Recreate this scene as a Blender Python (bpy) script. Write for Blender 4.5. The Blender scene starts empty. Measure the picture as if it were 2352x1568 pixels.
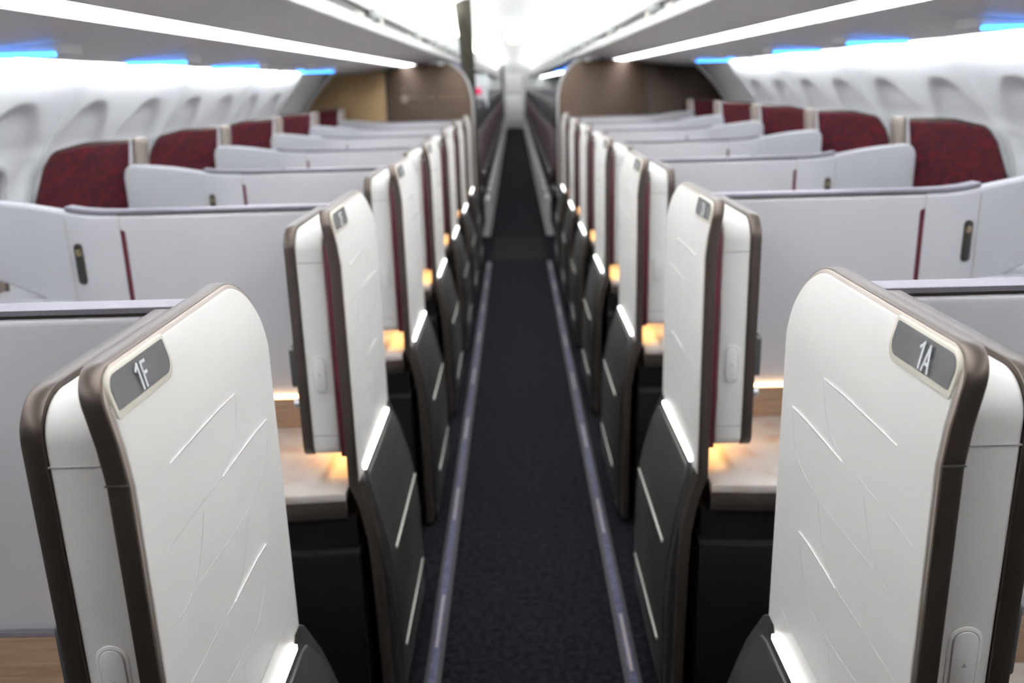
import bpy, bmesh, math, random
from mathutils import Vector, Matrix
random.seed(7)
C = bpy.context.scene.collection
SC = bpy.context.scene

# ---------------------------------------------------------------- camera
cam_d = bpy.data.cameras.new('camera'); cam = bpy.data.objects.new('camera', cam_d); C.objects.link(cam)
F_PX = 2028.66
cam_d.sensor_width = 36.0; cam_d.lens = F_PX/2352*36.0
cam_d.clip_start = 0.02; cam_d.clip_end = 200
TH, PS, RR, CX = 0.28448, 0.0098, 0.02808, -0.00916
cam.matrix_world = (Matrix.Translation((CX, 0, 1.5)) @ Matrix.Rotation(PS, 4, 'Z')
                    @ Matrix.Rotation(math.pi/2-TH, 4, 'X') @ Matrix.Rotation(-RR, 4, 'Z'))
cam_d.dof.use_dof = True; cam_d.dof.focus_distance = 1.05; cam_d.dof.aperture_fstop = 3.9
SC.camera = cam

# ---------------------------------------------------------------- world, light, exposure
w = bpy.data.worlds.new('world'); SC.world = w; w.use_nodes = True
w.node_tree.nodes['Background'].inputs[0].default_value = (0.8, 0.85, 0.9, 1)
w.node_tree.nodes['Background'].inputs[1].default_value = 0.05
SC.view_settings.view_transform = 'Standard'; SC.view_settings.look = 'None'
SC.view_settings.exposure = 0.64; SC.view_settings.gamma = 1.0; SC.view_settings.use_curve_mapping = False

E_COVE, E_STRIP, E_WASH = 165.0, 7.5, 27.0     # emission of the ceiling cove lamps, the bin light strips, the wall wash lamps

# ---------------------------------------------------------------- materials
def mat(name, col, rough=0.5, metal=0.0, emit=None, es=1.0, coat=0.0, spec=0.5):
    m = bpy.data.materials.new(name); m.use_nodes = True
    b = m.node_tree.nodes['Principled BSDF']
    b.inputs['Base Color'].default_value = (*col, 1); b.inputs['Roughness'].default_value = rough
    b.inputs['Metallic'].default_value = metal; b.inputs['Coat Weight'].default_value = coat
    b.inputs['Specular IOR Level'].default_value = spec
    if emit: b.inputs['Emission Color'].default_value = (*emit, 1); b.inputs['Emission Strength'].default_value = es
    return m
def noisy(m, c1, c2, scale=(1, 1, 1), nscale=20, detail=6, lo=0.35, hi=0.65, bump=0.0, bscale=None, extra=None):
    nt = m.node_tree; b = nt.nodes['Principled BSDF']
    tc = nt.nodes.new('ShaderNodeTexCoord'); mp = nt.nodes.new('ShaderNodeMapping'); mp.inputs['Scale'].default_value = scale
    n = nt.nodes.new('ShaderNodeTexNoise'); n.inputs['Scale'].default_value = nscale; n.inputs['Detail'].default_value = detail
    r = nt.nodes.new('ShaderNodeValToRGB'); r.color_ramp.elements[0].position = lo; r.color_ramp.elements[1].position = hi
    r.color_ramp.elements[0].color = (*c1, 1); r.color_ramp.elements[1].color = (*c2, 1)
    nt.links.new(tc.outputs['Object'], mp.inputs[0]); nt.links.new(mp.outputs[0], n.inputs[0])
    nt.links.new(n.outputs[0], r.inputs[0]); nt.links.new(r.outputs[0], b.inputs['Base Color'])
    if extra:
        e = r.color_ramp.elements.new(extra[0]); e.color = (*extra[1], 1)
    if bump:
        bp = nt.nodes.new('ShaderNodeBump'); bp.inputs['Strength'].default_value = bump; bp.inputs['Distance'].default_value = 0.002
        n2 = nt.nodes.new('ShaderNodeTexNoise'); n2.inputs['Scale'].default_value = bscale or nscale*4
        nt.links.new(tc.outputs['Object'], n2.inputs[0]); nt.links.new(n2.outputs[0], bp.inputs['Height']); nt.links.new(bp.outputs[0], b.inputs['Normal'])
    return m
M = {}
M['white'] = mat('white_shell', (0.84, 0.832, 0.81), 0.42)
M['pad'] = mat('door_white', (0.86, 0.86, 0.835), 0.42)
M['part'] = mat('partition_shaded_white', (0.52, 0.52, 0.55), 0.45)  # shell white darkened; shade on the partitions put into the colour
M['bronze'] = mat('bronze_trim', (0.080, 0.064, 0.056), 0.36, 0.75)
M['rim'] = mat('champagne_rim', (0.50, 0.44, 0.39), 0.32, 0.85)
M['wing'] = mat('wing_metal', (0.28, 0.235, 0.205), 0.4, 0.6)
M['trimtop'] = mat('brushed_top_trim', (0.27, 0.255, 0.30), 0.5, 0.7)
M['cream'] = mat('cream_bezel', (0.72, 0.69, 0.60), 0.35)
M['plate'] = mat('grey_plate', (0.075, 0.078, 0.082), 0.22, 0.0)
M['ink'] = mat('white_ink', (0.80, 0.84, 0.88), 0.4)
M['seam'] = mat('dark_seam', (0.04, 0.04, 0.04), 0.6)
M['softseam'] = mat('grey_seam', (0.38, 0.38, 0.37), 0.6)
M['linebright'] = mat('lit_groove', (0.95, 0.95, 0.95), 0.12, 0.3)  # glint of the engraved lines, painted as a whiter colour
M['linegrey'] = mat('shaded_groove', (0.56, 0.56, 0.555), 0.5)
M['pod'] = mat('charcoal_panel', (0.020, 0.0205, 0.0195), 0.5, spec=0.3)
M['black'] = mat('black_panel', (0.0035, 0.0035, 0.004), 0.7, spec=0.12)
M['groove'] = mat('groove_grey', (0.022, 0.022, 0.023), 0.5)
M['podframe'] = mat('black_frame', (0.018, 0.017, 0.016), 0.4)
M['inlay'] = mat('champagne_inlay', (0.42, 0.42, 0.38), 0.35, 0.3)
M['red'] = mat('burgundy_gloss', (0.085, 0.004, 0.014), 0.35)
M['led'] = mat('led_white', (1, 1, 1), 0.4, emit=(1.0, 0.97, 0.93), es=3.6)
M['warm'] = mat('led_warm', (1, 1, 1), 0.4, emit=(1.0, 0.58, 0.25), es=5.0)
M['lamp'] = mat('lamp_warm', (1, 1, 1), 0.4, emit=(1.0, 0.52, 0.16), es=6.0)
M['gold'] = mat('gold_emblem', (0.75, 0.62, 0.40), 0.25, 0.9)
M['marble'] = noisy(mat('marble', (0.7, 0.6, 0.5), 0.25), (0.54, 0.50, 0.47), (0.46, 0.32, 0.25), (1, 1, 1), 14, 10, 0.45, 0.78)
M['wood'] = noisy(mat('wood', (0.4, 0.3, 0.2), 0.45), (0.42, 0.29, 0.20), (0.27, 0.17, 0.11), (1.5, 1.5, 26), 6, 8, 0.3, 0.75)
M['fabric'] = noisy(mat('burgundy_fabric', (0.2, 0.02, 0.04), 0.9, spec=0.25), (0.030, 0.009, 0.011), (0.105, 0.008, 0.017), (1, 1, 1), 60, 10, 0.34, 0.68, 0.4, 400)
M['carpet'] = noisy(mat('carpet', (0.03, 0.03, 0.04), 0.95, spec=0.06), (0.0008, 0.0008, 0.0014), (0.0095, 0.010, 0.0135), (1, 1, 1), 55, 8, 0.36, 0.70, 0.8, 260)
M['mat2'] = noisy(mat('galley_mat', (0.03, 0.03, 0.04), 0.95, spec=0.1), (0.003, 0.0035, 0.004), (0.007, 0.008, 0.009), (1, 1, 1), 90, 6)
M['wall'] = mat('sidewall', (0.89, 0.92, 0.94), 0.5)
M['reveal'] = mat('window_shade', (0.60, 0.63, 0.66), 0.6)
M['steel'] = mat('window_ring', (0.62, 0.63, 0.65), 0.35, 0.2)
M['bin'] = mat('bin_grey', (0.75, 0.75, 0.76), 0.5)
M['binwhite'] = mat('bin_white', (0.90, 0.90, 0.885), 0.4)
M['bindark'] = mat('bin_gap', (0.10, 0.10, 0.105), 0.6)
M['latch'] = mat('latch_grey', (0.40, 0.43, 0.43), 0.4)
M['ceil'] = mat('ceiling_white', (0.85, 0.85, 0.85), 0.6)
M['cove'] = mat('cove_lamp', (1, 1, 1), 0.5, emit=(1.0, 1.0, 0.99), es=E_COVE)
M['cove2'] = mat('cove_lamp_rear', (1, 1, 1), 0.5, emit=(1.0, 1.0, 0.99), es=E_COVE*0.36)
M['strip'] = mat('strip_lamp', (1, 1, 1), 0.5, emit=(0.97, 0.98, 1.0), es=E_STRIP)
M['wash'] = mat('wall_wash_lamp', (1, 1, 1), 0.5, emit=(0.95, 0.98, 1.0), es=E_WASH)
M['blue'] = mat('blue_led', (0.1, 0.4, 1), 0.4, emit=(0.04, 0.26, 1.0), es=3.6)
M['bulk'] = noisy(mat('bulkhead_bronze', (0.2, 0.12, 0.07), 0.42, 0.35), (0.044, 0.025, 0.013), (0.056, 0.032, 0.017), (1, 1, 6), 30, 4)
M['bulk2'] = noisy(mat('bulkhead_gold', (0.24, 0.19, 0.12), 0.42, 0.35), (0.26, 0.165, 0.075), (0.31, 0.205, 0.098), (1, 1, 6), 30, 4)
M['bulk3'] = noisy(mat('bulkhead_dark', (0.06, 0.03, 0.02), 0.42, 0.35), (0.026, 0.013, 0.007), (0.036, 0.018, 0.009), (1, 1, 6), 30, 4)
M['silver'] = mat('silver_trim', (0.55, 0.54, 0.55), 0.3, 0.8)
M['curtain'] = noisy(mat('curtain', (0.1, 0.09, 0.06), 0.85), (0.035, 0.033, 0.025), (0.10, 0.094, 0.072), (1, 1, 0.3), 30, 3)
M['eco_dark'] = mat('leather_dark', (0.022, 0.023, 0.027), 0.45)
M['eco_red'] = mat('leather_burgundy', (0.022, 0.003, 0.006), 0.5)
M['eco_leg'] = mat('leg_grey', (0.50, 0.50, 0.49), 0.45)
M['galley'] = mat('galley_white', (0.62, 0.64, 0.63), 0.5)
M['strippad'] = mat('floor_strip_grey', (0.022, 0.022, 0.026), 0.6, spec=0.2)
M['stripglow'] = noisy(mat('floor_strip_violet', (0.15, 0.15, 0.3), 0.6, spec=0.25), (0.025, 0.024, 0.052), (0.055, 0.055, 0.10), (1, 1, 1), 60, 4)
M['dash'] = mat('floor_dash', (0.22, 0.19, 0.185), 0.4)
M['exit'] = mat('exit_sign_glow', (1, 1, 1), 0.5, emit=(0.75, 1.0, 1.0), es=14.0)
M['redsign'] = mat('red_sign', (0.6, 0.02, 0.08), 0.5, emit=(0.7, 0.02, 0.10), es=0.4)

# ---------------------------------------------------------------- helpers
def finish(name, bm, m, parent=None, off=(0, 0, 0), smooth=True, ang=35):
    bmesh.ops.remove_doubles(bm, verts=bm.verts, dist=1e-6)
    bmesh.ops.recalc_face_normals(bm, faces=bm.faces)
    bmesh.ops.translate(bm, vec=Vector(off), verts=bm.verts)
    me = bpy.data.meshes.new(name); bm.to_mesh(me); bm.free()
    if isinstance(m, (list, tuple)):
        for q in m: me.materials.append(q)
    else: me.materials.append(m)
    if smooth:
        me.shade_smooth(); me.set_sharp_from_angle(angle=math.radians(ang))
    o = bpy.data.objects.new(name, me); C.objects.link(o)
    if parent: o.parent = parent
    return o
def tag(o, label=None, cat=None, group=None, kind=None):
    if label: o['label'] = label
    if cat: o['category'] = cat
    if group: o['group'] = group
    if kind: o['kind'] = kind
    return o
def empty(name, loc): 
    o = bpy.data.objects.new(name, None); C.objects.link(o); o.location = loc; o.empty_display_size = 0.1; return o
def struct(name, bm, m, parent=None, **k):
    o = finish(name, bm, m, parent, **k)
    if not parent: o['kind'] = 'structure'
    return o
def box(bm, x0, x1, y0, y1, z0, z1, bev=0, seg=2):
    r = bmesh.ops.create_cube(bm, size=1.0); vs = r['verts']
    sx, sy, sz = abs(x1-x0), abs(y1-y0), abs(z1-z0)
    bmesh.ops.scale(bm, vec=(sx, sy, sz), verts=vs)
    bmesh.ops.translate(bm, vec=((x0+x1)/2, (y0+y1)/2, (z0+z1)/2), verts=vs)
    if bev:
        es = list({e for v in vs for e in v.link_edges})
        bmesh.ops.bevel(bm, geom=es, offset=bev, segments=seg, profile=0.5, affect='EDGES')
def rpoly(pts, seg=8):
    """pts: (u, v, radius) corners -> rounded outline"""
    out = []; n = len(pts)
    for i, (u, v, r) in enumerate(pts):
        p = Vector((u, v)); a = Vector(pts[i-1][:2])-p; b = Vector(pts[(i+1) % n][:2])-p
        if r <= 0: out.append((u, v)); continue
        la, lb = a.length, b.length; a.normalize(); b.normalize()
        h = math.acos(max(-1, min(1, a.dot(b))))/2
        d = min(r/math.tan(h), la*0.49, lb*0.49); rr = d*math.tan(h)
        c = p+(a+b).normalized()*(rr/math.sin(h))
        s = p+a*d-c; e = p+b*d-c
        a0 = math.atan2(s.y, s.x); a1 = math.atan2(e.y, e.x); da = (a1-a0+math.pi) % (2*math.pi)-math.pi
        for k in range(seg+1):
            t = a0+da*k/seg; out.append((c.x+rr*math.cos(t), c.y+rr*math.sin(t)))
    return out
def inset(pts, d):
    """shrink a convex outline by d"""
    n = len(pts); cx = sum(p[0] for p in pts)/n; cy = sum(p[1] for p in pts)/n; out = []
    for i in range(n):
        p = Vector(pts[i]); a = Vector(pts[i-1]); b = Vector(pts[(i+1) % n])
        t = (b-a); 
        if t.length < 1e-9: out.append(tuple(p)); continue
        t.normalize(); nn = Vector((-t.y, t.x))
        if nn.dot(Vector((cx, cy))-p) < 0: nn = -nn
        out.append(tuple(p+nn*d))
    return out
def slab(bm, outline, a0, a1, axis='x', cuts=(), f=None, bev=0, seg=2):
    """prism of an outline along an axis. axis x: outline is (y,z); axis y: (x,z); axis z: (x,y). f(u,v) shifts it along the axis"""
    def P(u, v, t):
        return {'x': (t, u, v), 'y': (u, t, v), 'z': (u, v, t)}[axis]
    vs = [bm.verts.new(P(u, v, a0)) for u, v in outline]
    fc = bm.faces.new(vs)
    r = bmesh.ops.extrude_face_region(bm, geom=[fc])
    nv = [g for g in r['geom'] if isinstance(g, bmesh.types.BMVert)]
    bmesh.ops.translate(bm, vec=Vector(P(0, 0, a1))-Vector(P(0, 0, a0)), verts=nv)
    allv = set(vs) | set(nv)
    if bev:
        k = 'xyz'.index(axis)
        es = [e for e in {e for v in allv for e in v.link_edges} if abs(e.verts[0].co[k]-e.verts[1].co[k]) < 1e-7]
        rr = bmesh.ops.bevel(bm, geom=es, offset=bev, segments=seg, profile=0.5, affect='EDGES')
        allv = {v for v in allv if v.is_valid} | set(rr['verts'])
    fcs = {ff for v in allv for ff in v.link_faces}
    geom = list(fcs)+list({e for ff in fcs for e in ff.edges})+list({v for ff in fcs for v in ff.verts})
    for cp, cn in cuts:
        r = bmesh.ops.bisect_plane(bm, geom=geom, dist=1e-6, plane_co=cp, plane_no=cn)
        geom = [g for g in set(geom) | set(r['geom']) if g.is_valid]
    if f:
        k = 'xyz'.index(axis); o = [i for i in range(3) if i != k]
        for v in {g for g in geom if g.is_valid and isinstance(g, bmesh.types.BMVert)} | {v for v in allv if v.is_valid}:
            v.co[k] += f(v.co[o[0]], v.co[o[1]])
def zc(zs): return [((0, 0, z), (0, 0, 1)) for z in zs]
def interp(tab):
    def g(t):
        if t <= tab[0][0]: return tab[0][1]
        for (a, x), (b, y) in zip(tab, tab[1:]):
            if t <= b: return x+(y-x)*(t-a)/(b-a)
        return tab[-1][1]
    return g
def mirror(bm, s):
    if s < 0:
        for v in bm.verts: v.co.x = -v.co.x
def cyl(bm, p0, p1, r, n=16, r2=None):
    p0, p1 = Vector(p0), Vector(p1); d = p1-p0
    q = Vector((0, 0, 1)).rotation_difference(d.normalized()).to_matrix().to_4x4()
    bmesh.ops.create_cone(bm, cap_ends=True, segments=n, radius1=r, radius2=r if r2 is None else r2, depth=d.length,
                          matrix=Matrix.Translation((p0+p1)/2) @ q)
def ribbon(bm, pts, wd, x, h=0.0006):
    """thin raised line on a plane of constant x; pts (y,z)"""
    n = len(pts); L = []; 
    for i in range(n):
        a = Vector(pts[max(i-1, 0)]); b = Vector(pts[min(i+1, n-1)]); t = (b-a).normalized(); nn = Vector((-t.y, t.x))
        ww = wd*(1 if 0 < i < n-1 else 0.25)/2; p = Vector(pts[i])
        L.append((p+nn*ww, p-nn*ww))
    for i in range(n-1):
        a, b = L[i]; c, d = L[i+1]
        V = [bm.verts.new((x-h, a.x, a.y)), bm.verts.new((x-h, b.x, b.y)), bm.verts.new((x-h, d.x, d.y)), bm.verts.new((x-h, c.x, c.y)),
             bm.verts.new((x+h, a.x, a.y)), bm.verts.new((x+h, b.x, b.y)), bm.verts.new((x+h, d.x, d.y)), bm.verts.new((x+h, c.x, c.y))]
        for q in ((0, 1, 2, 3), (7, 6, 5, 4), (0, 4, 5, 1), (1, 5, 6, 2), (2, 6, 7, 3), (3, 7, 4, 0)): bm.faces.new([V[j] for j in q])
def spline(P, n=10):
    out = []; P = [P[0]]+list(P)+[P[-1]]
    for i in range(1, len(P)-2):
        p0, p1, p2, p3 = [Vector(q) for q in P[i-1:i+3]]
        for k in range(n):
            t = k/n
            out.append(tuple(0.5*((2*p1)+(p2-p0)*t+(2*p0-5*p1+4*p2-p3)*t*t+(3*p1-p0-3*p2+p3)*t**3)))
    out.append(tuple(P[-1])); return out

# ================================================================= THE SETTING
Y0, YB, YE = -0.35, 7.70, 31.2        # front of the modelled cabin, business bulkhead, rear galley
bm = bmesh.new(); box(bm, -2.0, 2.0, Y0-0.1, YE+0.1, -0.06, 0.0); struct('floor', bm, M['carpet'])
bm = bmesh.new(); box(bm, -0.239, 0.239, 7.66, 8.9, 0.0, 0.004)
tag(finish('floor_mat', bm, M['mat2']), 'smooth dark mat across the aisle carpet beside the bulkhead', 'floor mat')

# side walls: curved profile with window scallops and panel seams
PROF = [(1.88, 0.0), (1.93, 0.4), (1.925, 0.8), (1.905, 1.0), (1.86, 1.18), (1.79, 1.32), (1.71, 1.43), (1.63, 1.53), (1.575, 1.61), (1.56, 1.68), (1.55, 1.79)]
SEAMS = [3.40+1.12*k for k in range(-5, 4)]
WINS = [3.12+0.56*k for k in range(-8, 8)]
def prof(z): return interp([(b, a) for a, b in PROF])(z)
def wallmesh(s, ys, zs, deep):
    bm = bmesh.new(); grid = []
    for y in ys:
        row = []
        for z in zs:
            x = prof(z); d = 0
            if deep:
                for wy in WINS:
                    hw = 0.25
                    if abs(y-wy) < hw+0.02:
                        # arched recess, pointed round top, deepest at its lower middle
                        top = 1.475; u = (y-wy)/hw
                        zt = top-0.30*(abs(u)**2.6)
                        k = min(1, max(0, (zt-z)/0.022)); e = min(1, max(0, (1-abs(u))/0.06))
                        dd = k*e*(0.015+0.021*min(1, (zt-z)/0.35)) if z < zt else 0
                        if z < 0.75: dd *= max(0, (z-0.65)/0.1)
                        d = max(d, dd)
                for sy in SEAMS:
                    if abs(y-sy) < 0.004: d = max(d, 0.006)
                    elif abs(y-sy) < 0.05: d = min(d, -0.013*(1-abs(y-sy)/0.05))
            row.append(bm.verts.new((s*(x+d), y, z)))
        grid.append(row)
    for i in range(len(ys)-1):
        for j in range(len(zs)-1):
            bm.faces.new((grid[i][j], grid[i+1][j], grid[i+1][j+1], grid[i][j+1]))
    return bm
ys = sorted(set([round(Y0+0.02*k, 4) for k in range(int((YB-Y0)/0.02)+1)]+[YB]+[round(q+d, 4) for q in SEAMS for d in (-0.004, 0, 0.004, -0.0045, 0.0045, 0.035, -0.035) if q+d < YB and q+d > Y0]))
zs = [0, 0.3, 0.6, 0.65]+[0.7+0.0125*k for k in range(72)]+[1.61, 1.645, 1.68, 1.79]
ye = [YB, 12, 16, 20, 25, YE]; ze = [0, 0.4, 0.8, 1.0, 1.18, 1.32, 1.43, 1.53, 1.61, 1.68, 1.79]
for s, nm in ((-1, 'left'), (1, 'right')):
    wo = struct('wall_'+nm, wallmesh(s, ys, zs, True), M['wall'], ang=60)
    struct('wall_'+nm+'_rear', wallmesh(s, ye, ze, False), M['wall'], ang=60)
# windows
wn = 0
def window(s, wy):
    global wn; wn += 1
    bm = bmesh.new()
    zc0, hw, hz = 1.07, 0.135, 0.185
    def ring(r, dx, n=40):
        out = []
        for k in range(n):
            a = 2*math.pi*k/n; c, q = math.cos(a), math.sin(a)
            y = wy+(hw*r)*abs(c)**0.75*(1 if c > 0 else -1); z = zc0+(hz*r)*abs(q)**0.75*(1 if q > 0 else -1)
            out.append(bm.verts.new((s*(prof(z)+dx), y, z)))
        return out
    R = [ring(1.12, 0.036), ring(1.10, 0.016), ring(1.02, 0.014), ring(0.94, 0.040), ring(0.90, 0.062)]
    for a, b in zip(R, R[1:]):
        for k in range(40): bm.faces.new((a[k], a[(k+1) % 40], b[(k+1) % 40], b[k]))
    o = struct('window_%d' % wn, bm, M['steel'])
    bm = bmesh.new()
    vs = []
    for k in range(40):
        a = 2*math.pi*k/40; c, q = math.cos(a), math.sin(a)
        y = wy+(hw*.93)*abs(c)**0.75*(1 if c > 0 else -1); z = zc0+(hz*.93)*abs(q)**0.75*(1 if q > 0 else -1)
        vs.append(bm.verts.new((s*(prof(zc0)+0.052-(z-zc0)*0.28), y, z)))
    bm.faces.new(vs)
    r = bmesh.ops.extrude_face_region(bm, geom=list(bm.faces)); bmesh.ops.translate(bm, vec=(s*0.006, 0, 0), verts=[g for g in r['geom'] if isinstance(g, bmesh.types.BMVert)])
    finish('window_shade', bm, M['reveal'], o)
for s in (-1, 1):
    for wy in WINS:
        if wy > 2.2: window(s, wy)

# ceiling
CP = [(0.0, 2.21), (0.20, 2.205), (0.40, 2.18), (0.52, 2.14), (0.60, 2.09), (0.66, 2.05)]
bm = bmesh.new(); P = [(-a, b) for a, b in reversed(CP)]+CP[1:]
pv = [(x, z) for x, z in P]; out = pv+[(x, z+0.03) for x, z in reversed(pv)]
vs0 = [bm.verts.new((x, Y0, z)) for x, z in out]; vs1 = [bm.verts.new((x, YE, z)) for x, z in out]; n = len(out)
for i in range(n): bm.faces.new((vs0[i], vs0[(i+1) % n], vs1[(i+1) % n], vs1[i]))
struct('ceiling', bm, M['ceil'])
# front and rear closing walls; unseen front one dark and near, dimming the first suites
bm = bmesh.new(); box(bm, -2.0, 2.0, Y0-0.08, Y0, 0, 2.3); struct('wall_front', bm, M['bulk3'])
bm = bmesh.new(); box(bm, -2.0, 2.0, YE, YE+0.08, 0, 2.3); struct('wall_rear', bm, M['galley'])
bm = bmesh.new(); box(bm, -0.34, 0.34, YE-0.05, YE-0.002, 0.0, 1.92, 0.02); do = struct('door_1', bm, M['galley'])
bm = bmesh.new(); box(bm, -0.27, 0.27, YE-0.06, YE-0.05, 0.25, 1.1, 0.004); box(bm, -0.27, 0.27, YE-0.06, YE-0.05, 1.2, 1.8, 0.004); finish('door_panel', bm, M['binwhite'], do)
bm = bmesh.new(); box(bm, 0.20, 0.26, YE-0.085, YE-0.05, 1.0, 1.06, 0.006); finish('door_handle', bm, M['silver'], do)

# ---------------------------------------------------------------- overhead bins, lamps, service units
def up(x): return interp([(0.55, 1.712), (0.70, 1.693), (0.86, 1.672), (0.95, 1.658), (1.20, 1.632), (1.45, 1.612), (1.50, 1.610)])(x)
def overhead_bin(s, y0, y1, label, group):
    g = 0.004; y0 += g; y1 -= g
    root = empty('overhead_bin', (s*1.0, (y0+y1)/2, 1.6)); off = (-s*1.0, -(y0+y1)/2, -1.6)
    tag(root, label, 'overhead bin', group)
    def prism(pts, a=y0, b=y1):
        bm = bmesh.new(); A = [bm.verts.new((x, a, z)) for x, z in pts]; B = [bm.verts.new((x, b, z)) for x, z in pts]
        k = len(pts)
        for i in range(k): bm.faces.new((A[i], A[(i+1) % k], B[(i+1) % k], B[i]))
        bm.faces.new(A[::-1]); bm.faces.new(B); mirror(bm, s); return bm
    inner = [(x, up(x)) for x in (0.556, 0.62, 0.70, 0.78, 0.858)]
    finish('bin_underside', prism(inner+[(0.858, 1.80), (0.556, 1.75)]), M['bin'], root, off)
    outer = [(x, up(x)) for x in (0.952, 1.05, 1.2, 1.35, 1.45, 1.485)]
    finish('service_panel', prism(outer+[(1.485, 1.64), (1.42, 1.78), (0.952, 1.80)]), M['bin'], root, off)
    finish('lip_rail', prism([(0.546, 1.706), (0.558, 1.704), (0.560, 1.738), (0.552, 1.742), (0.545, 1.735)]), M['binwhite'], root, off)
    finish('gap_channel', prism([(0.572, 1.735), (0.60, 1.735), (0.60, 1.80), (0.572, 1.80)]), M['bindark'], root, off)
    # doors, two per bin
    ym = (y0+y1)/2
    for a, b in ((y0, ym-0.004), (ym+0.004, y1)):
        door = [(0.556, 1.782), (0.552, 1.80), (0.560, 1.86), (0.575, 1.93), (0.597, 1.99), (0.612, 2.00), (0.63, 1.99), (0.60, 1.86), (0.585, 1.79)]
        d = finish('bin_door', prism(door, a, b), M['binwhite'], root, off)
        c = (a+b)/2
        bm = bmesh.new(); box(bm, 0.538, 0.580, c-0.075, c+0.075, 1.752, 1.792, 0.008); mirror(bm, s); finish('latch', bm, M['latch'], d, off)
        bm = bmesh.new(); box(bm, 0.548, 0.60, c+0.16, c+0.21, 1.72, 1.775, 0.006); mirror(bm, s); finish('catch', bm, M['cream'], d, off)
        bm = bmesh.new(); box(bm, 0.552, 0.60, c-0.40, c-0.28, 1.735, 1.76, 0.004)
        mirror(bm, s); finish('catch', bm, M['cream'], d, off)
    # body behind
    finish('bin_body', prism([(0.66, 1.80), (1.42, 1.78), (1.25, 2.02), (0.75, 2.02), (0.70, 1.98)]), M['bin'], root, off)
    return root
edges = [Y0, 2.95, 6.05, 7.84]
e = 7.84
while e < YE-0.5: e = min(e+3.1, YE); edges.append(e)
place = ['above the first suites', 'above the middle suites', 'above the last suites before the bulkhead']
for s, sn in ((-1, 'left'), (1, 'right')):
    for i in range(len(edges)-1):
        if i < 3: lab = 'grey and white overhead bin on the %s side, %s' % (sn, place[i]); gr = 'overhead bins of the suites cabin'
        else: lab = 'small distant overhead bin over the rear seats, %s side' % sn; gr = 'overhead bins over the rear seats on the %s' % sn
        overhead_bin(s, edges[i], edges[i+1], lab, gr)
# light strips between the two bin panels (tapering with the panel line)
def lamp_strip(s, y0, y1, label, group):
    bm = bmesh.new(); pts = [(0.866, up(0.866)+0.004), (0.944, up(0.944)+0.004), (0.944, 1.70), (0.866, 1.70)]
    A = [bm.verts.new((x, y0, z)) for x, z in pts]; B = [bm.verts.new((x, y1, z)) for x, z in pts]
    for i in range(4): bm.faces.new((A[i], A[(i+1) % 4], B[(i+1) % 4], B[i]))
    bm.faces.new(A[::-1]); bm.faces.new(B); mirror(bm, s)
    tag(finish('light_strip', bm, M['strip'], off=(0, 0, 0)), label, 'ceiling light', group)
sp = ['long nearest one above the first suites', 'over the middle suites', 'last short one before the bulkhead']
for s, sn in ((-1, 'left'), (1, 'right')):
    for i in range(3): lamp_strip(s, edges[i]+0.02, edges[i+1]-0.02 if i < 2 else 7.80, 'glowing white light strip on the %s, %s' % (sn, sp[i]), 'light strips in the bin undersides')
    lamp_strip(s, 7.90, YE-0.1, 'distant light strip over the rear seats, %s side' % sn, 'distant light strips')
# cove lamps and wall wash lamps (continuous lamps of the cabin)
for s, sn in ((-1, 'left'), (1, 'right')):
    bm = bmesh.new(); box(bm, 0.642, 0.682, Y0+0.05, 7.80, 1.985, 1.995); mirror(bm, s)
    tag(finish('cove_light', bm, M['cove']), 'long white cove light on top of the %s bins over the suites' % sn, 'ceiling light')
    bm = bmesh.new(); box(bm, 0.642, 0.682, 7.88, YE-0.1, 1.985, 1.995); mirror(bm, s)
    tag(finish('cove_light', bm, M['cove2']), 'white cove light on top of the distant %s bins' % sn, 'ceiling light')
    for k in range(-5, 4):
        a, b = SEAMS[k+5]-1.12+0.05, SEAMS[k+5]-0.05
        if b > YB: b = YB-0.12
        if b-a < 0.2 or a < Y0: continue
        bm = bmesh.new(); box(bm, 1.487, 1.492, a, b, 1.622, 1.660); mirror(bm, s)
        tag(finish('wall_wash_light', bm, M['wash']), 'white light atop the %s wall, %s' % (sn, ['far out in front', 'before the suites', 'beside the nearest suites', 'above the first window', 'above the second pair of windows', 'nearest in view', 'second in view', 'third in view', 'last before the bulkhead'][k+5]), 'wall light', 'wall wash lights')
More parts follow.
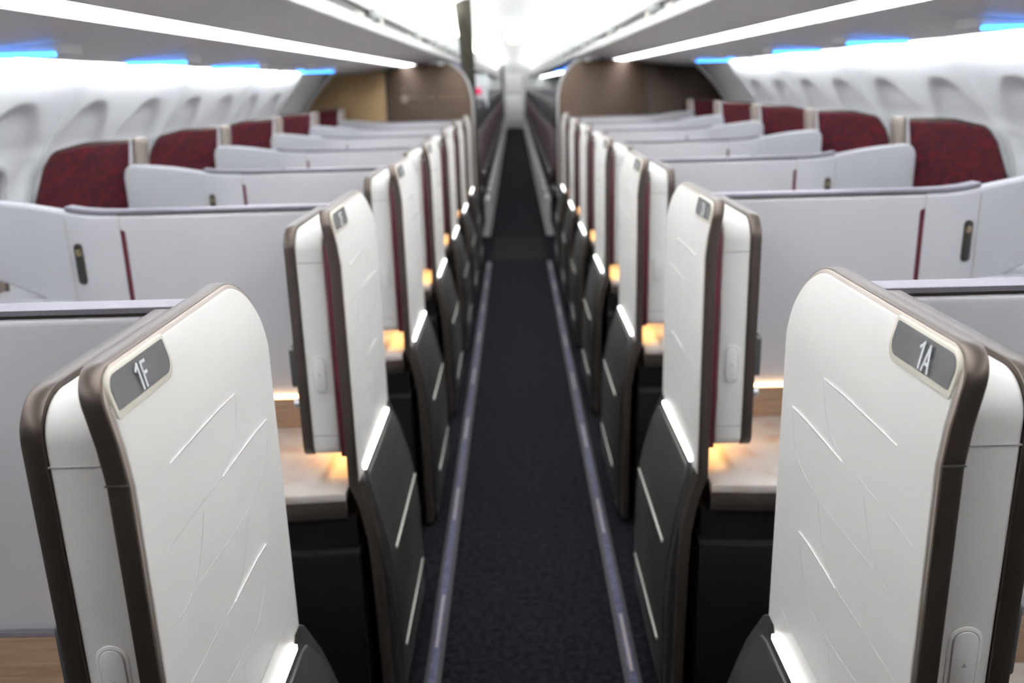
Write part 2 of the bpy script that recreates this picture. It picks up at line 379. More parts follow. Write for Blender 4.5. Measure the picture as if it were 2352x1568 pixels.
# passenger service units: blue light bars across the panel
for s, sn in ((-1, 'left'), (1, 'right')):
    for j, (y, lb) in enumerate(((2.47, 'nearest'), (3.43, 'second'), (4.38, 'third'), (5.40, 'fourth'), (6.18, 'farthest'))):
        root = empty('service_unit', (s*1.31, y, 1.61)); off = (-s*1.31, -y, -1.61)
        tag(root, 'overhead service unit with a glowing blue %s on the %s, %s of its line' % ('dot' if j == 3 else 'bar', sn, lb), 'reading light unit', 'overhead service units')
        bm = bmesh.new(); slab(bm, rpoly([(1.19, y-0.06, 0.03), (1.44, y-0.06, 0.03), (1.44, y+0.10, 0.03), (1.19, y+0.10, 0.03)]), 1.6065, 1.612, 'z', bev=0.002)
        for v in bm.verts:
            if v.co.z > 1.6095: v.co.z = up(v.co.x)-0.0008
        mirror(bm, s); finish('housing', bm, M['bin'], root, off)
        bm = bmesh.new()
        if j == 3: cyl(bm, (1.25, y-0.03, 1.600), (1.25, y-0.03, 1.607), 0.022)
        else: box(bm, 1.20, 1.42, y-0.066, y-0.046, 1.598, 1.610, 0.003)
        mirror(bm, s); finish('blue_lamp' if j == 3 else 'blue_bar', bm, M['blue'], root, off)
        for xx in (1.30, 1.38):
            bm = bmesh.new(); cyl(bm, (xx, y+0.04, 1.600), (xx, y+0.04, 1.607), 0.02); mirror(bm, s); finish('air_nozzle', bm, M['latch'], root, off)
    for y in (9.5, 11.5, 14):
        bm = bmesh.new(); box(bm, 0.62, 0.95, y, y+0.05, 1.645, 1.66); mirror(bm, s)
        tag(finish('service_light', bm, M['blue']), 'faint blue light under the distant bins over the rear seats, %s side' % sn, 'reading light unit', 'distant blue lights on the %s' % sn)

# ---------------------------------------------------------------- bulkheads and curtain
def bulkhead(s, sn):
    yb = YB
    root = empty('bulkhead', (s*1.1, yb, 0)); off = (-s*1.1, -yb, 0)
    tag(root, 'brown bulkhead panel behind the last suite on the %s%s' % (sn, ', with a faint emblem and lettering' if s < 0 else ', darker towards the wall'), 'bulkhead', 'bulkheads at the end of the suites cabin')
    zt = lambda x: up(x)-0.004
    out = [(0.372, 0.0), (0.366, 1.0), (0.364, 1.33), (0.372, 1.42), (0.392, 1.50), (0.43, 1.575), (0.48, 1.63), (0.54, 1.665), (0.62, 1.675), (0.70, 1.672)]
    split = 1.08 if s < 0 else 1.10
    xs = [0.86, 0.95, split]
    inn = out+[(x, zt(x)-0.006) for x in xs]+[(split, 0.0)]
    bm = bmesh.new(); slab(bm, inn, yb, yb+0.035, 'y', bev=0.003); mirror(bm, s); finish('inner_panel', bm, M['bulk'], root, off)
    oo = [(split+0.006, 0.0), (split+0.006, zt(split)-0.01), (1.2, zt(1.2)-0.01), (1.35, zt(1.35)-0.01), (1.46, 1.60), (1.52, 1.60), (1.60, 1.53), (1.69, 1.43), (1.77, 1.32), (1.84, 1.18), (1.885, 1.0), (1.905, 0.8), (1.90, 0.4), (1.86, 0.0)]
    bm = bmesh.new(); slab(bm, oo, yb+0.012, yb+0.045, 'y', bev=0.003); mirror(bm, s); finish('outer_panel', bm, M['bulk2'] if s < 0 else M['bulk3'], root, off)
    # silver rim round the aisle edge
    bm = bmesh.new(); path = spline([Vector(p) for p in out], 5); prev = None
    for i, p in enumerate(path):
        p = Vector(p); q = Vector(path[min(i+1, len(path)-1)]) - Vector(path[max(i-1, 0)]); q.normalize(); nn = Vector((-q.y, q.x))
        if nn.x > 0 and p.y < 1.6: nn = -nn
        if p.y >= 1.6 and nn.y < 0: nn = -nn
        ring = [bm.verts.new((a.x, y, a.y)) for a, y in ((p+nn*0.016, yb-0.006), (p+nn*0.016, yb+0.042), (p-nn*0.004, yb+0.042), (p-nn*0.004, yb-0.006))]
        if prev:
            for k in range(4): bm.faces.new((prev[k], prev[(k+1) % 4], ring[(k+1) % 4], ring[k]))
        prev = ring
    mirror(bm, s); finish('edge_rim', bm, M['silver'], root, off)
    # wall-side trim
    bm = bmesh.new(); wp = [(1.86, 0.0), (1.905, 0.8), (1.885, 1.0), (1.84, 1.18), (1.77, 1.32), (1.69, 1.43), (1.60, 1.53), (1.52, 1.60)]; prev = None
    for x, z in wp:
        ring = [bm.verts.new(v) for v in ((x-0.018, yb-0.03, z), (x+0.005, yb-0.03, z+0.005), (x+0.005, yb+0.03, z+0.005), (x-0.018, yb+0.03, z))]
        if prev:
            for k in range(4): bm.faces.new((prev[k], prev[(k+1) % 4], ring[(k+1) % 4], ring[k]))
        prev = ring
    mirror(bm, s); finish('wall_trim', bm, M['silver'], root, off)
    bm = bmesh.new(); box(bm, split-0.004, split+0.006, yb-0.003, yb+0.02, 0.02, zt(split)-0.02); mirror(bm, s); finish('joint_strip', bm, M['seam'], root, off)
    # small white bracket at the top
    bm = bmesh.new(); box(bm, 0.585, 0.635, yb-0.09, yb-0.006, 1.655, 1.695, 0.01); mirror(bm, s); finish('bracket', bm, M['binwhite'], root, off)
    if s < 0:
        # faint emblem disc and word shapes, as blurred in the photograph
        bm = bmesh.new(); bmesh.ops.create_uvsphere(bm, u_segments=18, v_segments=8, radius=0.036)
        for v in bm.verts: v.co = Vector((-0.93+v.co.x, yb-0.002+v.co.y*0.08, 1.395+v.co.z))
        for k in range(5):
            a = math.radians(100-55*k/2); cyl(bm, (-0.93+0.05*math.cos(a), yb-0.003, 1.41+0.05*math.sin(a)), (-0.93+0.085*math.cos(a), yb-0.003, 1.41+0.08*math.sin(a)), 0.005, 6)
        finish('emblem', bm, mat('faint_emblem', (0.20, 0.155, 0.135), 0.4, 0.4), root, off)
        cu = bpy.data.curves.new('t', 'FONT'); cu.body = 'QATAR AIRWAYS'; cu.size = 0.052; cu.extrude = 0.0006; cu.align_x = 'CENTER'; cu.align_y = 'CENTER'
        to = bpy.data.objects.new('t', cu); C.objects.link(to); dg = bpy.context.evaluated_depsgraph_get()
        me = bpy.data.meshes.new_from_object(to.evaluated_get(dg)); bpy.data.objects.remove(to)
        me.transform(Matrix.Translation(Vector((-0.635, yb-0.001, 1.40))+Vector(off)) @ Matrix.Rotation(math.pi/2, 4, 'X')); me.materials.clear()
        me.materials.append(mat('faint_lettering', (0.125, 0.085, 0.062), 0.45, 0.3)); to = bpy.data.objects.new('lettering', me); C.objects.link(to); to.parent = root
    return root
bulkhead(-1, 'left'); bulkhead(1, 'right')

def curtain(name, x0, x1, xb0, xb1, y, z0, z1, label, folds=9, amp=0.022, m='curtain'):
    bm = bmesh.new(); n = folds*10; prev = None
    rows = 14; G = []
    for j in range(rows+1):
        t = j/rows; z = z1+(z0-z1)*t; a = x0+(xb0-x0)*t**0.8; b = x1+(xb1-x1)*t**0.8; r = []
        for i in range(n+1):
            u = i/n; r.append(bm.verts.new((a+(b-a)*u, y+amp*math.sin(u*folds*2*math.pi)+0.004*math.sin(7*t+u*9), z)))
        G.append(r)
    for j in range(rows):
        for i in range(n): bm.faces.new((G[j][i], G[j][i+1], G[j+1][i+1], G[j+1][i]))
    r = bmesh.ops.solidify(bm, geom=list(bm.faces), thickness=0.003)
    return tag(finish(name, bm, M[m], ang=80), label, 'curtain')
curtain('cabin_curtain', -0.49, -0.345, -0.38, -0.318, 7.84, 0.06, 2.195, 'olive grey curtain gathered at the left edge of the aisle behind the bulkhead', 6)
curtain('cabin_curtain', -0.36, -0.27, -0.36, -0.30, 26.0, 1.1, 2.0, 'small dark curtain gathered far down the aisle on the left', 4)

# ---------------------------------------------------------------- floor path strips
for s, sn in ((-1, 'left'), (1, 'right')):
    root = empty('floor_path_strip', (s*0.262, 4.0, 0)); off = (-s*0.262, -4.0, 0)
    tag(root, 'glow marking strip along the %s edge of the aisle carpet' % sn, 'floor strip', 'floor path marking strips')
    bm = bmesh.new(); box(bm, 0.240, 0.284, -0.5, 7.6, 0.0, 0.005, 0.0015); mirror(bm, s); finish('strip_base', bm, M['strippad'], root, off)
    bm = bmesh.new(); box(bm, 0.252, 0.273, -0.5, 7.58, 0.005, 0.0065); mirror(bm, s); finish('glow_band', bm, M['stripglow'], root, off)
    y = 0.62 if s < 0 else 0.50
    while y < 7.5:
        bm = bmesh.new(); box(bm, 0.259, 0.266, y, y+0.26, 0.0065, 0.0075); mirror(bm, s); finish('dash_mark', bm, M['dash'], root, off); y += 0.745
    bm = bmesh.new(); box(bm, 0.285, 0.365, 8.95, YE-0.3, 0.0, 0.03, 0.004); mirror(bm, s)
    tag(finish('seat_rail_cover', bm, M['eco_leg']), 'long pale grey rail cover on the floor under the %s rear seats' % sn, 'rail cover')

# ================================================================= BUSINESS SUITES
P = 1.032
fx = interp([(0.0, -0.041), (0.20, -0.041), (0.435, -0.037), (0.53, -0.032), (0.60, -0.019), (0.66, 0.0), (1.15, 0.0), (1.19, 0.004), (1.225, 0.010), (1.26, 0.017)])
PF = interp([(0.0, 0.321), (0.10, 0.318), (0.30, 0.317), (0.40, 0.321), (0.48, 0.331), (0.56, 0.345), (0.62, 0.357), (0.67, 0.368)])
zcuts = zc([0.2, 0.3, 0.4, 0.435, 0.48, 0.53, 0.565, 0.60, 0.63, 0.66, 1.15, 1.17, 1.19, 1.21, 1.225, 1.24])
GL = {'1': [[(0.06, 0.80), (0.32, 1.0), (0.32, 0.0)]], '2': [[(0.02, 0.78), (0.08, 0.95), (0.25, 1.0), (0.42, 0.93), (0.46, 0.76), (0.38, 0.56), (0.02, 0.03), (0.48, 0.03)]],
      '3': [[(0.02, 0.86), (0.14, 0.99), (0.34, 0.98), (0.45, 0.84), (0.42, 0.62), (0.22, 0.54)], [(0.22, 0.54), (0.44, 0.42), (0.46, 0.18), (0.34, 0.02), (0.12, 0.02), (0.0, 0.16)]],
      '4': [[(0.36, 0.0), (0.36, 1.0), (0.0, 0.28), (0.50, 0.28)]], '5': [[(0.44, 0.98), (0.08, 0.98), (0.05, 0.56), (0.24, 0.62), (0.43, 0.50), (0.45, 0.20), (0.30, 0.02), (0.10, 0.02), (0.0, 0.14)]],
      '6': [[(0.36, 1.0), (0.08, 0.50), (0.02, 0.22), (0.14, 0.02), (0.34, 0.02), (0.46, 0.22), (0.40, 0.48), (0.22, 0.56), (0.07, 0.46)]], '7': [[(0.0, 0.97), (0.46, 0.97), (0.14, 0.0)]],
      'A': [[(0.0, 0.0), (0.26, 1.0), (0.52, 0.0)], [(0.09, 0.28), (0.43, 0.28)]], 'F': [[(0.06, 0.0), (0.06, 0.97), (0.46, 0.97)], [(0.06, 0.52), (0.38, 0.52)]]}
def glyphs(txt, hgt=0.0245, gap=0.0062, wdt=0.0031, dep=0.0006):
    bm = bmesh.new(); x = 0; adv = []
    for ch in txt:
        for st in GL[ch]:
            P_ = [Vector((x+a*hgt*0.92, b*hgt-hgt/2)) for a, b in st]
            for k, (p, q) in enumerate(zip(P_, P_[1:])):
                d = (q-p).normalized(); nn = Vector((-d.y, d.x))*wdt/2; p2 = p-d*wdt*0.45; q2 = q+d*wdt*0.45; e = dep+0.00002*k
                V = [bm.verts.new((v.x, v.y, z)) for z in (0, e) for v in (p2-nn, q2-nn, q2+nn, p2+nn)]
                for f in ((3, 2, 1, 0), (4, 5, 6, 7), (0, 1, 5, 4), (1, 2, 6, 5), (2, 3, 7, 6), (3, 0, 4, 7)): bm.faces.new([V[i] for i in f])
        x += (0.34 if ch == '1' else 0.50)*hgt*0.92+gap
    w_ = x-gap
    for v in bm.verts: v.co.x -= w_/2
    me = bpy.data.meshes.new('seat_number'); bm.to_mesh(me); bm.free(); return me
def suite(s, row):
    ox, oy = s*0.8, 0.95
    root = empty('business_suite', (ox, oy+P*row, 0)); off = (-ox, -oy, 0)
    def fin(name, bm, m, parent=root, **k):
        mirror(bm, s); return finish(name, bm, m, parent, off, **k)
    # --- aisle side panel: bronze frame carrying the white shell
    out = rpoly([(0.744, 0.02, 0), (0.744, 1.262, 0.036), (1.222, 1.262, 0.115), (1.222, 0.02, 0)], 14)
    bm = bmesh.new(); slab(bm, out, 0.3735, 0.3955, 'x', zcuts, lambda y, z: fx(z), bev=0.0028, seg=2)
    frame = fin('edge_frame', bm, M['bronze'])
    top = rpoly([(0.746, 0.664, 0), (0.746, 1.2605, 0.036), (1.2205, 1.2605, 0.115), (1.2205, 0.664, 0)], 14)
    bm = bmesh.new(); slab(bm, top, 0.3725, 0.383, 'x', zcuts, lambda y, z: fx(z), bev=0.003, seg=2)
    rim = fin('champagne_rim', bm, M['rim'], frame)
    wo = rpoly([(0.752, 0.665, 0), (0.752, 1.2545, 0.032), (1.216, 1.2545, 0.110), (1.216, 0.665, 0)], 14)
    bm = bmesh.new(); slab(bm, wo, 0.3705, 0.3800, 'x', zcuts, lambda y, z: fx(z), bev=0.0028, seg=2)
    panel = fin('side_panel', bm, M['white'])
    bm = bmesh.new(); box(bm, 0.3735, 0.396, 0.7432, 0.7450, 1.1520, 1.1535); fin('frame_joint', bm, M['seam'], frame)
    bm = bmesh.new(); box(bm, 0.3725, 0.40, 1.2205, 1.2226, 1.118, 1.1195); fin('frame_joint', bm, M['seam'], frame)
    # engraved wave lines on the shell; caught light painted white, shaded stretches grey
    X = 0.3703
    bl = [[(1.048, 1.135), (0.98, 1.137), (0.903, 1.137), (0.83, 1.137)], [(1.164, 1.055), (1.10, 1.057), (1.04, 1.057), (0.97, 1.057)], [(1.101, 0.894), (1.06, 0.896), (1.0, 0.895), (0.957, 0.894)]]
    for L in bl:
        bm = bmesh.new(); ribbon(bm, L, 0.0016, X, 0.0016); fin('bright_line', bm, M['linebright'], panel, smooth=False)
    gl = [[(0.97, 1.057), (0.90, 1.058), (0.82, 1.057), (0.775, 1.054)],
          spline([(1.050, 1.128), (1.035, 1.093), (1.007, 1.071), (0.951, 1.058)], 6),
          spline([(1.163, 1.045), (1.138, 0.998), (1.071, 0.977), (0.976, 0.973), (0.863, 0.980)], 6),
          [(0.957, 0.894), (0.886, 0.894), (0.822, 0.893), (0.78, 0.893)],
          spline([(0.901, 1.047), (0.87, 1.0), (0.828, 0.976), (0.775, 0.979)], 6),
          spline([(1.04, 0.970), (1.003, 0.912), (0.961, 0.894), (0.93, 0.893)], 6),
          spline([(1.095, 0.872), (1.042, 0.817), (0.96, 0.813), (0.86, 0.824)], 6),
          [(1.16, 0.735), (1.08, 0.733), (0.97, 0.733), (0.83, 0.733)],
          spline([(0.97, 0.806), (0.93, 0.757), (0.87, 0.735)], 6)]
    for L in gl:
        bm = bmesh.new(); ribbon(bm, L, 0.0009, X+0.0002, 0.0003); fin('groove_line', bm, M['linegrey'], panel, smooth=False)
    # seat number plate
    PX = 0.3738
    bez = rpoly([(0.7535, 1.214, 0.004), (0.7520, 1.2575, 0.024), (0.892, 1.2575, 0.002), (0.897, 1.212, 0.022)], 8)
    fpl = lambda y, z: fx(z)-0.0035
    pc = zc([1.22, 1.225, 1.23, 1.24])
    bm = bmesh.new(); slab(bm, bez, 0.3722, 0.378, 'x', pc, fpl, bev=0.001); bezel = fin('number_plate', bm, M['cream'])
    ins = rpoly([(0.7585, 1.2215, 0.002), (0.7550, 1.2540, 0.022), (0.886, 1.2540, 0.002), (0.889, 1.2195, 0.020)], 8)
    bm = bmesh.new(); slab(bm, ins, 0.3715, 0.376, 'x', pc, fpl); fin('display_face', bm, M['plate'], bezel)
    txt = '%d%s' % (row+1, 'F' if s < 0 else 'A')
    me = glyphs(txt)
    tc = Vector((s*0.3785, 0.817 if s < 0 else 0.811, 1.2370))
    right = Vector((0, 1, 0)) if s < 0 else Vector((0, -1, 0)); upv = Vector((s*0.19, 0, 1)).normalized(); nor = right.cross(upv)
    R = Matrix((right*1.0, upv*1.0, nor)).transposed().to_4x4()
    me.transform(Matrix.Translation(tc+Vector(off)) @ R); me.materials.clear(); me.materials.append(M['ink'])
    to = bpy.data.objects.new('seat_number', me); C.objects.link(to); to.parent = bezel

    # --- low charcoal pod with the light line
    po = [(0.778, 0.03), (0.778, 0.60), (0.786, 0.655), (0.80, 0.672), (1.175, 0.674), (1.185, 0.690), (1.21, 0.690), (1.24, 0.670), (1.275, 0.60), (1.305, 0.50), (1.325, 0.38), (1.33, 0.03)]
    bm = bmesh.new(); slab(bm, po, 0.0, 0.034, 'x', zc([0.1, 0.2, 0.3, 0.35, 0.4, 0.44, 0.48, 0.52, 0.56, 0.59, 0.62, 0.645, 0.67]), lambda y, z: PF(z), bev=0.005, seg=2)
    pod = fin('aisle_pod', bm, M['podframe'])
    pf = [(0.805, 0.06), (0.803, 0.58), (0.815, 0.645), (0.825, 0.655), (1.19, 0.656), (1.215, 0.650), (1.255, 0.585), (1.287, 0.47), (1.300, 0.36), (1.305, 0.06)]
    bm = bmesh.new(); slab(bm, pf, -0.0045, 0.004, 'x', zc([0.1, 0.2, 0.3, 0.35, 0.4, 0.44, 0.48, 0.52, 0.56, 0.59, 0.62, 0.645]), lambda y, z: PF(z), bev=0.002)
    fin('pod_panel', bm, M['pod'], pod)
    for z in (0.435, 0.165):
        bm = bmesh.new(); box(bm, PF(z)-0.0085, PF(z)+0.0, 0.87, 1.285, z-0.004, z+0.004, 0.002); fin('inlay_strip', bm, M['inlay'], pod)
    bm = bmesh.new(); box(bm, 0.3635, 0.3700, 0.800, 1.172, 0.672, 0.682, 0.0015); fin('aisle_light', bm, M['led'])
    bm = bmesh.new(); box(bm, 0.325, 0.352, 1.26, 1.315, 0.0, 0.05, 0.004); fin('foot', bm, M['black'])
    bm = bmesh.new(); box(bm, 0.325, 0.352, 0.80, 0.85, 0.0, 0.05, 0.004); fin('foot', bm, M['black'])

    # --- sliding door leaf beside it: white core, bronze backing
    do_ = rpoly([(0.802, 0.704, 0.028), (0.802, 1.2165, 0.047), (1.158, 1.2165, 0.0), (1.158, 0.704, 0.0)], 10)
    bm = bmesh.new(); slab(bm, do_, 0.4195, 0.4795, 'x', bev=0.006, seg=3); door = fin('door_leaf', bm, M['pad'])
    dq = rpoly([(0.800, 0.702, 0.030), (0.800, 1.221, 0.050), (1.152, 1.221, 0.0), (1.152, 0.702, 0.0)], 10)
    bm = bmesh.new(); slab(bm, dq, 0.479, 0.5015, 'x', bev=0.002); back = fin('door_backing', bm, M['bronze'], door)
    bm = bmesh.new(); box(bm, 0.420, 0.4790, 0.8012, 0.803, 1.1465, 1.1480); fin('cap_seam', bm, M['softseam'], door)
    bm = bmesh.new(); box(bm, 0.420, 0.479, 0.8012, 0.803, 0.7545, 0.7558); fin('cap_seam', bm, M['softseam'], door)
    cap = lambda r: rpoly([(0.4495-r, 0.899-r-0.026, r), (0.4495+r, 0.899-r-0.026, r), (0.4495+r, 0.899+r+0.026, r), (0.4495-r, 0.899+r+0.026, r)], 8)
    bm = bmesh.new(); slab(bm, cap(0.0180), 0.8006, 0.806, 'y', bev=0.0012); fin('latch_surround', bm, M['pad'], door)
    bm = bmesh.new(); slab(bm, cap(0.0143), 0.8003, 0.804, 'y'); fin('button_gap', bm, M['softseam'], door)
    bm = bmesh.new(); slab(bm, cap(0.0132), 0.7985, 0.804, 'y', bev=0.0008); fin('latch_button', bm, M['pad'], door)
    bm = bmesh.new(); slab(bm, [(0.4465, 0.896), (0.4525, 0.896), (0.4495, 0.902)], 0.7980, 0.799, 'y'); fin('arrow_mark', bm, M['linegrey'], door)
    bm = bmesh.new(); slab(bm, rpoly([(0.822, 0.862, 0.01), (0.822, 0.955, 0.01), (0.862, 0.955, 0.01), (0.862, 0.862, 0.01)]), 0.5015, 0.519, 'x', bev=0.003); fin('inner_handle', bm, M['plate'], door)
    bm = bmesh.new(); cyl(bm, (0.5015, 0.836, 0.822), (0.519, 0.836, 0.822), 0.011, 20); fin('knob', bm, M['silver'], door)
    bm = bmesh.new(); box(bm, 0.3975, 0.4175, 0.795, 1.12, 0.705, 1.185, 0.004); fin('burgundy_strip', bm, M['red'], door)
    bm = bmesh.new(); box(bm, 0.410, 0.470, 0.90, 1.10, 0.698, 0.704, 0.001); fin('table_lamp', bm, M['lamp'], door)

    # --- partition between this suite and the next
    base = 1.155
    pth = [(0.495, 0.0, 0), (1.00, 0.0, 0), (1.05, 0.003, 0.001), (1.10, 0.012, 0.004), (1.15, 0.028, 0.010), (1.20, 0.045, 0.016), (1.27, 0.068, 0.024), (1.34, 0.085, 0.030), (1.47, 0.10, 0.038)]
    yf = interp([(a, b) for a, b, c in pth]); zf = interp([(a, c) for a, b, c in pth])
    xc = [((x, 0, 0), (1, 0, 0)) for x in (1.0, 1.025, 1.05, 1.075, 1.10, 1.125, 1.15, 1.175, 1.20, 1.235, 1.27, 1.305, 1.34, 1.385)]
    def sweep(bm, outl, a, b, bev=0, seg=3, lift=1.0):
        n0 = set(bm.verts); slab(bm, outl, a, b, 'y', xc, None, bev, seg)
        for v in bm.verts:
            if v not in n0:
                x = v.co.x; z = v.co.z; v.co.y += yf(x); v.co.z += zf(x)*max(0, min(1, (z-0.9)/0.3))*lift
    mo = rpoly([(0.496, 0.0, 0), (0.496, 1.211, 0), (1.468, 1.211, 0.045), (1.468, 1.045, 0.01), (1.1475, 0.955, 0), (1.1475, 0.0, 0)], 8)
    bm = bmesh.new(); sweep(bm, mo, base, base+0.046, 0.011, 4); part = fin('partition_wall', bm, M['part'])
    bm = bmesh.new(); box(bm, 1.1455, 1.1475, base+yf(1.1465)-0.0010, base+yf(1.1465)+0.004, 0.74, 1.206); fin('wing_seam', bm, M['softseam'], part)
    bm = bmesh.new(); box(bm, 1.1455, 1.1475, base+yf(1.1465)+0.008, base+yf(1.1465)+0.03, 1.2190, 1.2203); fin('wing_seam', bm, M['softseam'], part)
    tr = [(0.42, 1.2135), (0.42, 1.2225), (1.145, 1.2225), (1.145, 1.2135)]
    bm = bmesh.new(); n0 = 0; sweep(bm, tr, base+0.004, base+0.050, 0.001, 1); tt = fin('top_trim', bm, M['trimtop'], part)
    bm = bmesh.new(); sweep(bm, [(0.49, 1.2120), (0.49, 1.2138), (1.0, 1.2138), (1.0, 1.2120)], base+0.0025, base+0.04); fin('trim_shadow_line', bm, M['bronze'], part)
    bm = bmesh.new(); box(bm, 0.5015, 0.5045, base-0.0008, base+0.004, 0.74, 1.205); fin('corner_joint', bm, M['softseam'], part)
    bm = bmesh.new(); slab(bm, rpoly([(0.987, 0.72, 0.002), (0.987, 1.172, 0.006), (0.998, 1.176, 0.001), (0.998, 0.72, 0.002)]), base-0.0022, base+0.004, 'y'); fin('burgundy_slot', bm, M['red'], part)
    bm = bmesh.new(); box(bm, 0.9975, 0.9990, base-0.0008, base+0.004, 1.17, 1.208); fin('slot_seam', bm, M['softseam'], part)
    # oval hook with emblem
    hook = rpoly([(1.106, 1.036, 0.012), (1.1295, 1.036, 0.012), (1.1295, 1.142, 0.012), (1.106, 1.142, 0.012)], 8)
    hy = base+yf(1.116)
    bm = bmesh.new(); slab(bm, hook, hy-0.005, hy+0.006, 'y', bev=0.0015); hk = fin('coat_hook', bm, M['bronze'])
    bm = bmesh.new(); slab(bm, inset(hook, 0.0045), hy-0.0058, hy-0.003, 'y'); fin('hook_recess', bm, M['podframe'], hk)
    bm = bmesh.new()
    for k in range(9):
        a = k*2*math.pi/9+0.3; rr_ = 0.0055+0.0012*(k % 2)
        bmesh.ops.create_uvsphere(bm, u_segments=8, v_segments=6, radius=0.0017, matrix=Matrix.Translation((1.1175+rr_*math.cos(a), hy-0.0062, 1.118+rr_*math.sin(a)*1.15)))
    cyl(bm, (1.115, hy-0.0066, 1.112), (1.1205, hy-0.0066, 1.124), 0.0011, 8)
    fin('emblem', bm, M['gold'], hk)

    # --- side console: marble top, bronze band, black body, wood back with a warm light line
    tb = [(0.403, 0.742), (0.50, 0.734), (0.62, 0.731), (0.75, 0.737), (0.95, 0.760), (0.95, 1.150), (0.403, 1.150)]
    bm = bmesh.new(); slab(bm, tb, 0.622, 0.642, 'z', bev=0.003); fin('table_top', bm, M['marble'])
    bm = bmesh.new(); slab(bm, [(x, y+0.003 if y < 1 else y) for x, y in tb], 0.578, 0.6215, 'z', bev=0.002); fin('bronze_band', bm, M['bronze'])
    body = [(0.385, 0.752), (0.50, 0.745), (0.62, 0.743), (0.75, 0.748), (0.95, 0.770), (0.95, 1.150), (0.385, 1.150)]
    bm = bmesh.new(); slab(bm, body, 0.504, 0.5775, 'z'); cb = fin('console_body', bm, M['black'])
    bm = bmesh.new(); slab(bm, [(x, y+0.006 if y < 1 else y) for x, y in body], 0.485, 0.504, 'z'); fin('groove', bm, M['groove'], cb)
    bm = bmesh.new(); slab(bm, body, 0.0, 0.484, 'z', bev=0.003); fin('console_front', bm, M['black'], cb)
    bm = bmesh.new(); box(bm, 0.503, 0.975, base-0.012, base-0.001, 0.6425, 0.722); fin('wood_back', bm, M['wood'])
    bm = bmesh.new(); box(bm, 0.503, 0.975, base-0.010, base-0.001, 0.7235, 0.7305); fin('light_line', bm, M['warm'] if row else M['trimtop'])
    # outboard ledge by the wall
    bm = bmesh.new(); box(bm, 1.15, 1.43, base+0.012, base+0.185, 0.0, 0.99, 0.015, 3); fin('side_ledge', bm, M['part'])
    return root
def copy_tree(o, parent=None):
    c = o.copy(); C.objects.link(c)
    for k in ('label', 'category', 'group', 'kind'):
        pass
    if parent: c.parent = parent
    for ch in list(o.children): copy_tree(ch, c)
    return c
ORD = ['nearest', 'second', 'third', 'fourth', 'fifth', 'sixth', 'last']
for s, sn, L in ((-1, 'left', 'F'), (1, 'right', 'A')):
    for r in range(7):
        o = suite(s, r)
        if r == 0: lab = 'white suite shell with plate 1%s, large in the %s foreground' % (L, sn)
        elif r == 1: lab = 'white suite shell with plate 2%s, second along the %s side of the aisle' % (L, sn)
        elif r == 6: lab = 'farthest white suite shell on the %s, against the brown bulkhead' % sn
        else: lab = 'white suite shell, %s along the %s side of the aisle' % (ORD[r], sn)
        tag(o, lab, 'business class suite', 'business class suites along the aisle')

# ---------------------------------------------------------------- burgundy seats by the windows
def seat(s):
    yb = 3.42-2*P
    root = empty('suite_seat', (s*1.6, yb+2*P, 0)); off = (-s*1.6, -yb, 0)
    def fin(name, bm, m, parent=root): mirror(bm, s); return finish(name, bm, m, parent, off)
    sh = rpoly([(1.46, 0.42, 0), (1.450, 1.336, 0.02), (1.64, 1.328, 0.1), (1.755, 1.300, 0.07), (1.795, 1.24, 0.05), (1.85, 1.08, 0.1), (1.875, 0.85, 0.1), (1.875, 0.42, 0)], 6)
    lean = lambda x, z: (z-1.3)*0.10-(x-1.4)*0.10
    cc = zc([0.6, 0.8, 1.0, 1.15, 1.25])+[((x, 0, 0), (1, 0, 0)) for x in (1.5, 1.6, 1.7)]
    bm = bmesh.new(); slab(bm, sh, yb, yb+0.10, 'y', cc, lean, bev=0.008, seg=3); shell = fin('seat_shell', bm, M['bronze'])
    cu = inset(sh, 0.012)
    bm = bmesh.new(); slab(bm, cu, yb-0.018, yb+0.02, 'y', cc, lean, bev=0.010, seg=3); fin('backrest', bm, M['fabric'])
    tr = rpoly([(1.443, 0.9, 0), (1.416, 1.318, 0.02), (1.420, 1.338, 0.01), (1.454, 1.342, 0.012), (1.473, 1.20, 0.3), (1.482, 0.9, 0)], 6)
    bm = bmesh.new(); slab(bm, tr, yb-0.005, yb+0.05, 'y', cc, lean, bev=0.006, seg=2); t = fin('side_wing', bm, M['wing'])
    bm = bmesh.new(); slab(bm, [(1.466, 0.92), (1.453, 1.34), (1.460, 1.338), (1.470, 1.24), (1.476, 0.92)], yb-0.024, yb-0.004, 'y', cc, lean, bev=0.003); fin('silver_edge', bm, M['silver'], t)
    bm = bmesh.new(); box(bm, 1.49, 1.86, yb-0.56, yb-0.04, 0.36, 0.50, 0.05, 4); fin('seat_cushion', bm, M['fabric'])
    bm = bmesh.new(); box(bm, 1.51, 1.82, yb-0.50, yb+0.04, 0.0, 0.36, 0.02); fin('seat_base', bm, M['black'])
    return root
for s, sn in ((-1, 'left'), (1, 'right')):
    s0 = seat(s)
    for r in range(1, 7):
        o = s0 if r == 2 else copy_tree(s0)
        o.location = (s*1.6, 3.42+P*(r-2), 0)
        if r == 1: lab = 'burgundy window seat on the %s, mostly cut off by the photo edge' % sn
        else: lab = 'burgundy seat back by the %s wall, %s of the five seen whole' % (sn, ['', '', 'nearest', 'second', 'third', 'fourth', 'farthest'][r])
        tag(o, lab, 'seat', 'burgundy suite seats by the windows')

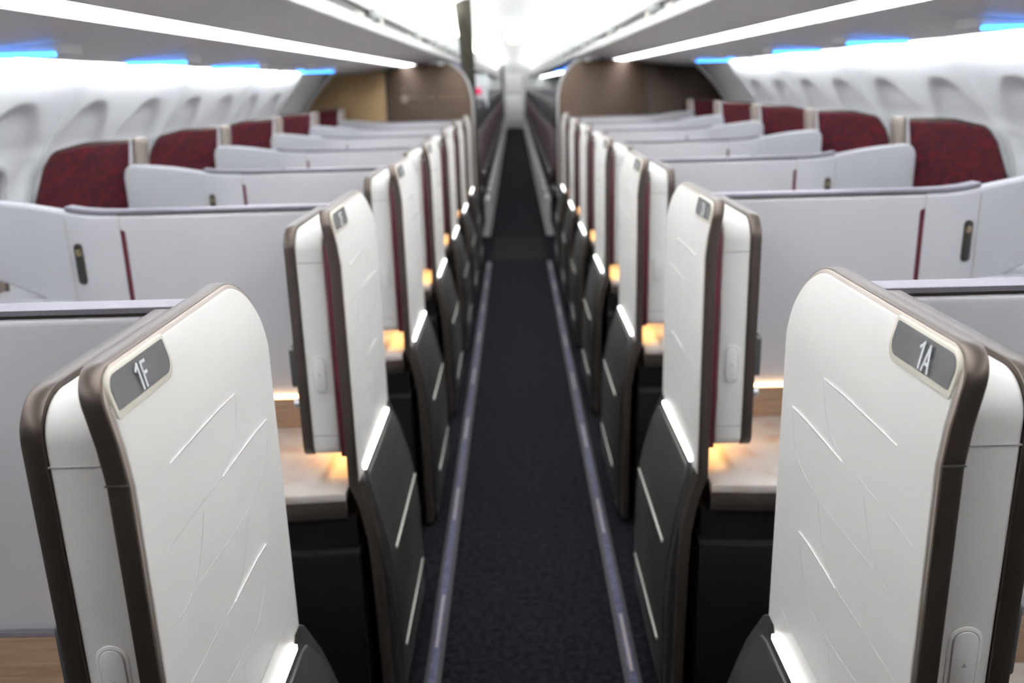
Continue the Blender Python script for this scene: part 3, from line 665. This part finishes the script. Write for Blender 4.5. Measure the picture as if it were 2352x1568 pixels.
# ---------------------------------------------------------------- rear cabin seats
def bench(s):
    root = empty('seat_bench', (s*1.05, 9.3, 0)); off = (-s*1.05, -9.3, 0)
    def fin(name, bm, m, parent=root): mirror(bm, s); return finish(name, bm, m, parent, off)
    for i in range(3):
        a = 0.345+0.475*i; b = a+0.445
        bm = bmesh.new(); slab(bm, rpoly([(a, 0.45, 0.02), (a, 1.06, 0.05), (b, 1.06, 0.05), (b, 0.45, 0.02)], 5), 9.30, 9.40, 'y', bev=0.012, f=lambda x, z: (z-0.45)*0.16); fin('backrest', bm, M['eco_red'])
        bm = bmesh.new(); slab(bm, rpoly([(a+0.02, 1.05, 0.03), (a+0.02, 1.31, 0.06), (b-0.02, 1.31, 0.06), (b-0.02, 1.05, 0.03)], 5), 9.38, 9.47, 'y', bev=0.014); fin('headrest', bm, M['eco_dark'])
        bm = bmesh.new(); box(bm, a, b, 8.90, 9.34, 0.38, 0.48, 0.03, 3); fin('seat', bm, M['eco_dark'])
    for x in (0.318, 0.795, 1.27, 1.745):
        bm = bmesh.new(); box(bm, x, x+0.03, 8.98, 9.38, 0.60, 0.645, 0.012); box(bm, x+0.005, x+0.025, 9.30, 9.36, 0.45, 0.62, 0.004); fin('armrest', bm, M['eco_dark'])
    for x, z0 in ((0.285, 0.031), (1.20, 0.0)):
        bm = bmesh.new(); box(bm, x, x+0.055, 9.16, 9.26, z0, 0.38, 0.012); box(bm, x, x+0.055, 8.95, 9.34, 0.33, 0.385, 0.012); box(bm, x, x+0.05, 8.96, 9.02, z0, 0.35, 0.01); fin('leg', bm, M['eco_leg'])
    return root
for s, sn in ((-1, 'left'), (1, 'right')):
    b0 = bench(s); n = 28
    for k in range(n):
        o = b0 if k == 0 else copy_tree(b0)
        o.location = (s*1.05, 9.3+0.76*k, 0)
        if k == 0: lab = 'first dark triple seat bench beyond the bulkhead, %s of the far aisle' % sn; gr = 'triple seat benches nearest the bulkhead'
        else: lab = 'dark burgundy triple seat bench in the far cabin, %s of the aisle' % sn; gr = 'triple seat benches of the rear cabin, %s side' % sn
        tag(o, lab, 'seat bench', gr)

# ---------------------------------------------------------------- far signs
root = empty('exit_sign', (0.01, 11.6, 2.1)); tag(root, 'small glowing sign hanging from the ceiling far down the aisle', 'sign')
bm = bmesh.new(); box(bm, -0.10, 0.10, -0.02, 0.02, -0.06, 0.06, 0.008); finish('sign_face', bm, M['exit'], root)
bm = bmesh.new(); box(bm, -0.085, 0.085, -0.03, 0.03, 0.06, 0.10); finish('mount', bm, M['galley'], root)
bm = bmesh.new(); box(bm, -0.07, 0.09, 12.0, 12.1, 1.96, 2.04, 0.01); tag(finish('ceiling_box', bm, M['cream']), 'small beige box under the ceiling just behind the glowing sign', 'ceiling box')
bm = bmesh.new(); box(bm, -0.52, -0.44, 12.0, 12.02, 1.37, 1.45, 0.01); tag(finish('red_sign', bm, M['redsign']), 'small red sign beyond the curtain on the left', 'sign')
bm = bmesh.new(); box(bm, -0.85, -0.35, 12.03, 12.06, 1.20, 1.62, 0.01); tag(finish('class_divider', bm, M['binwhite']), 'pale divider panel above the rear seats on the left', 'divider')
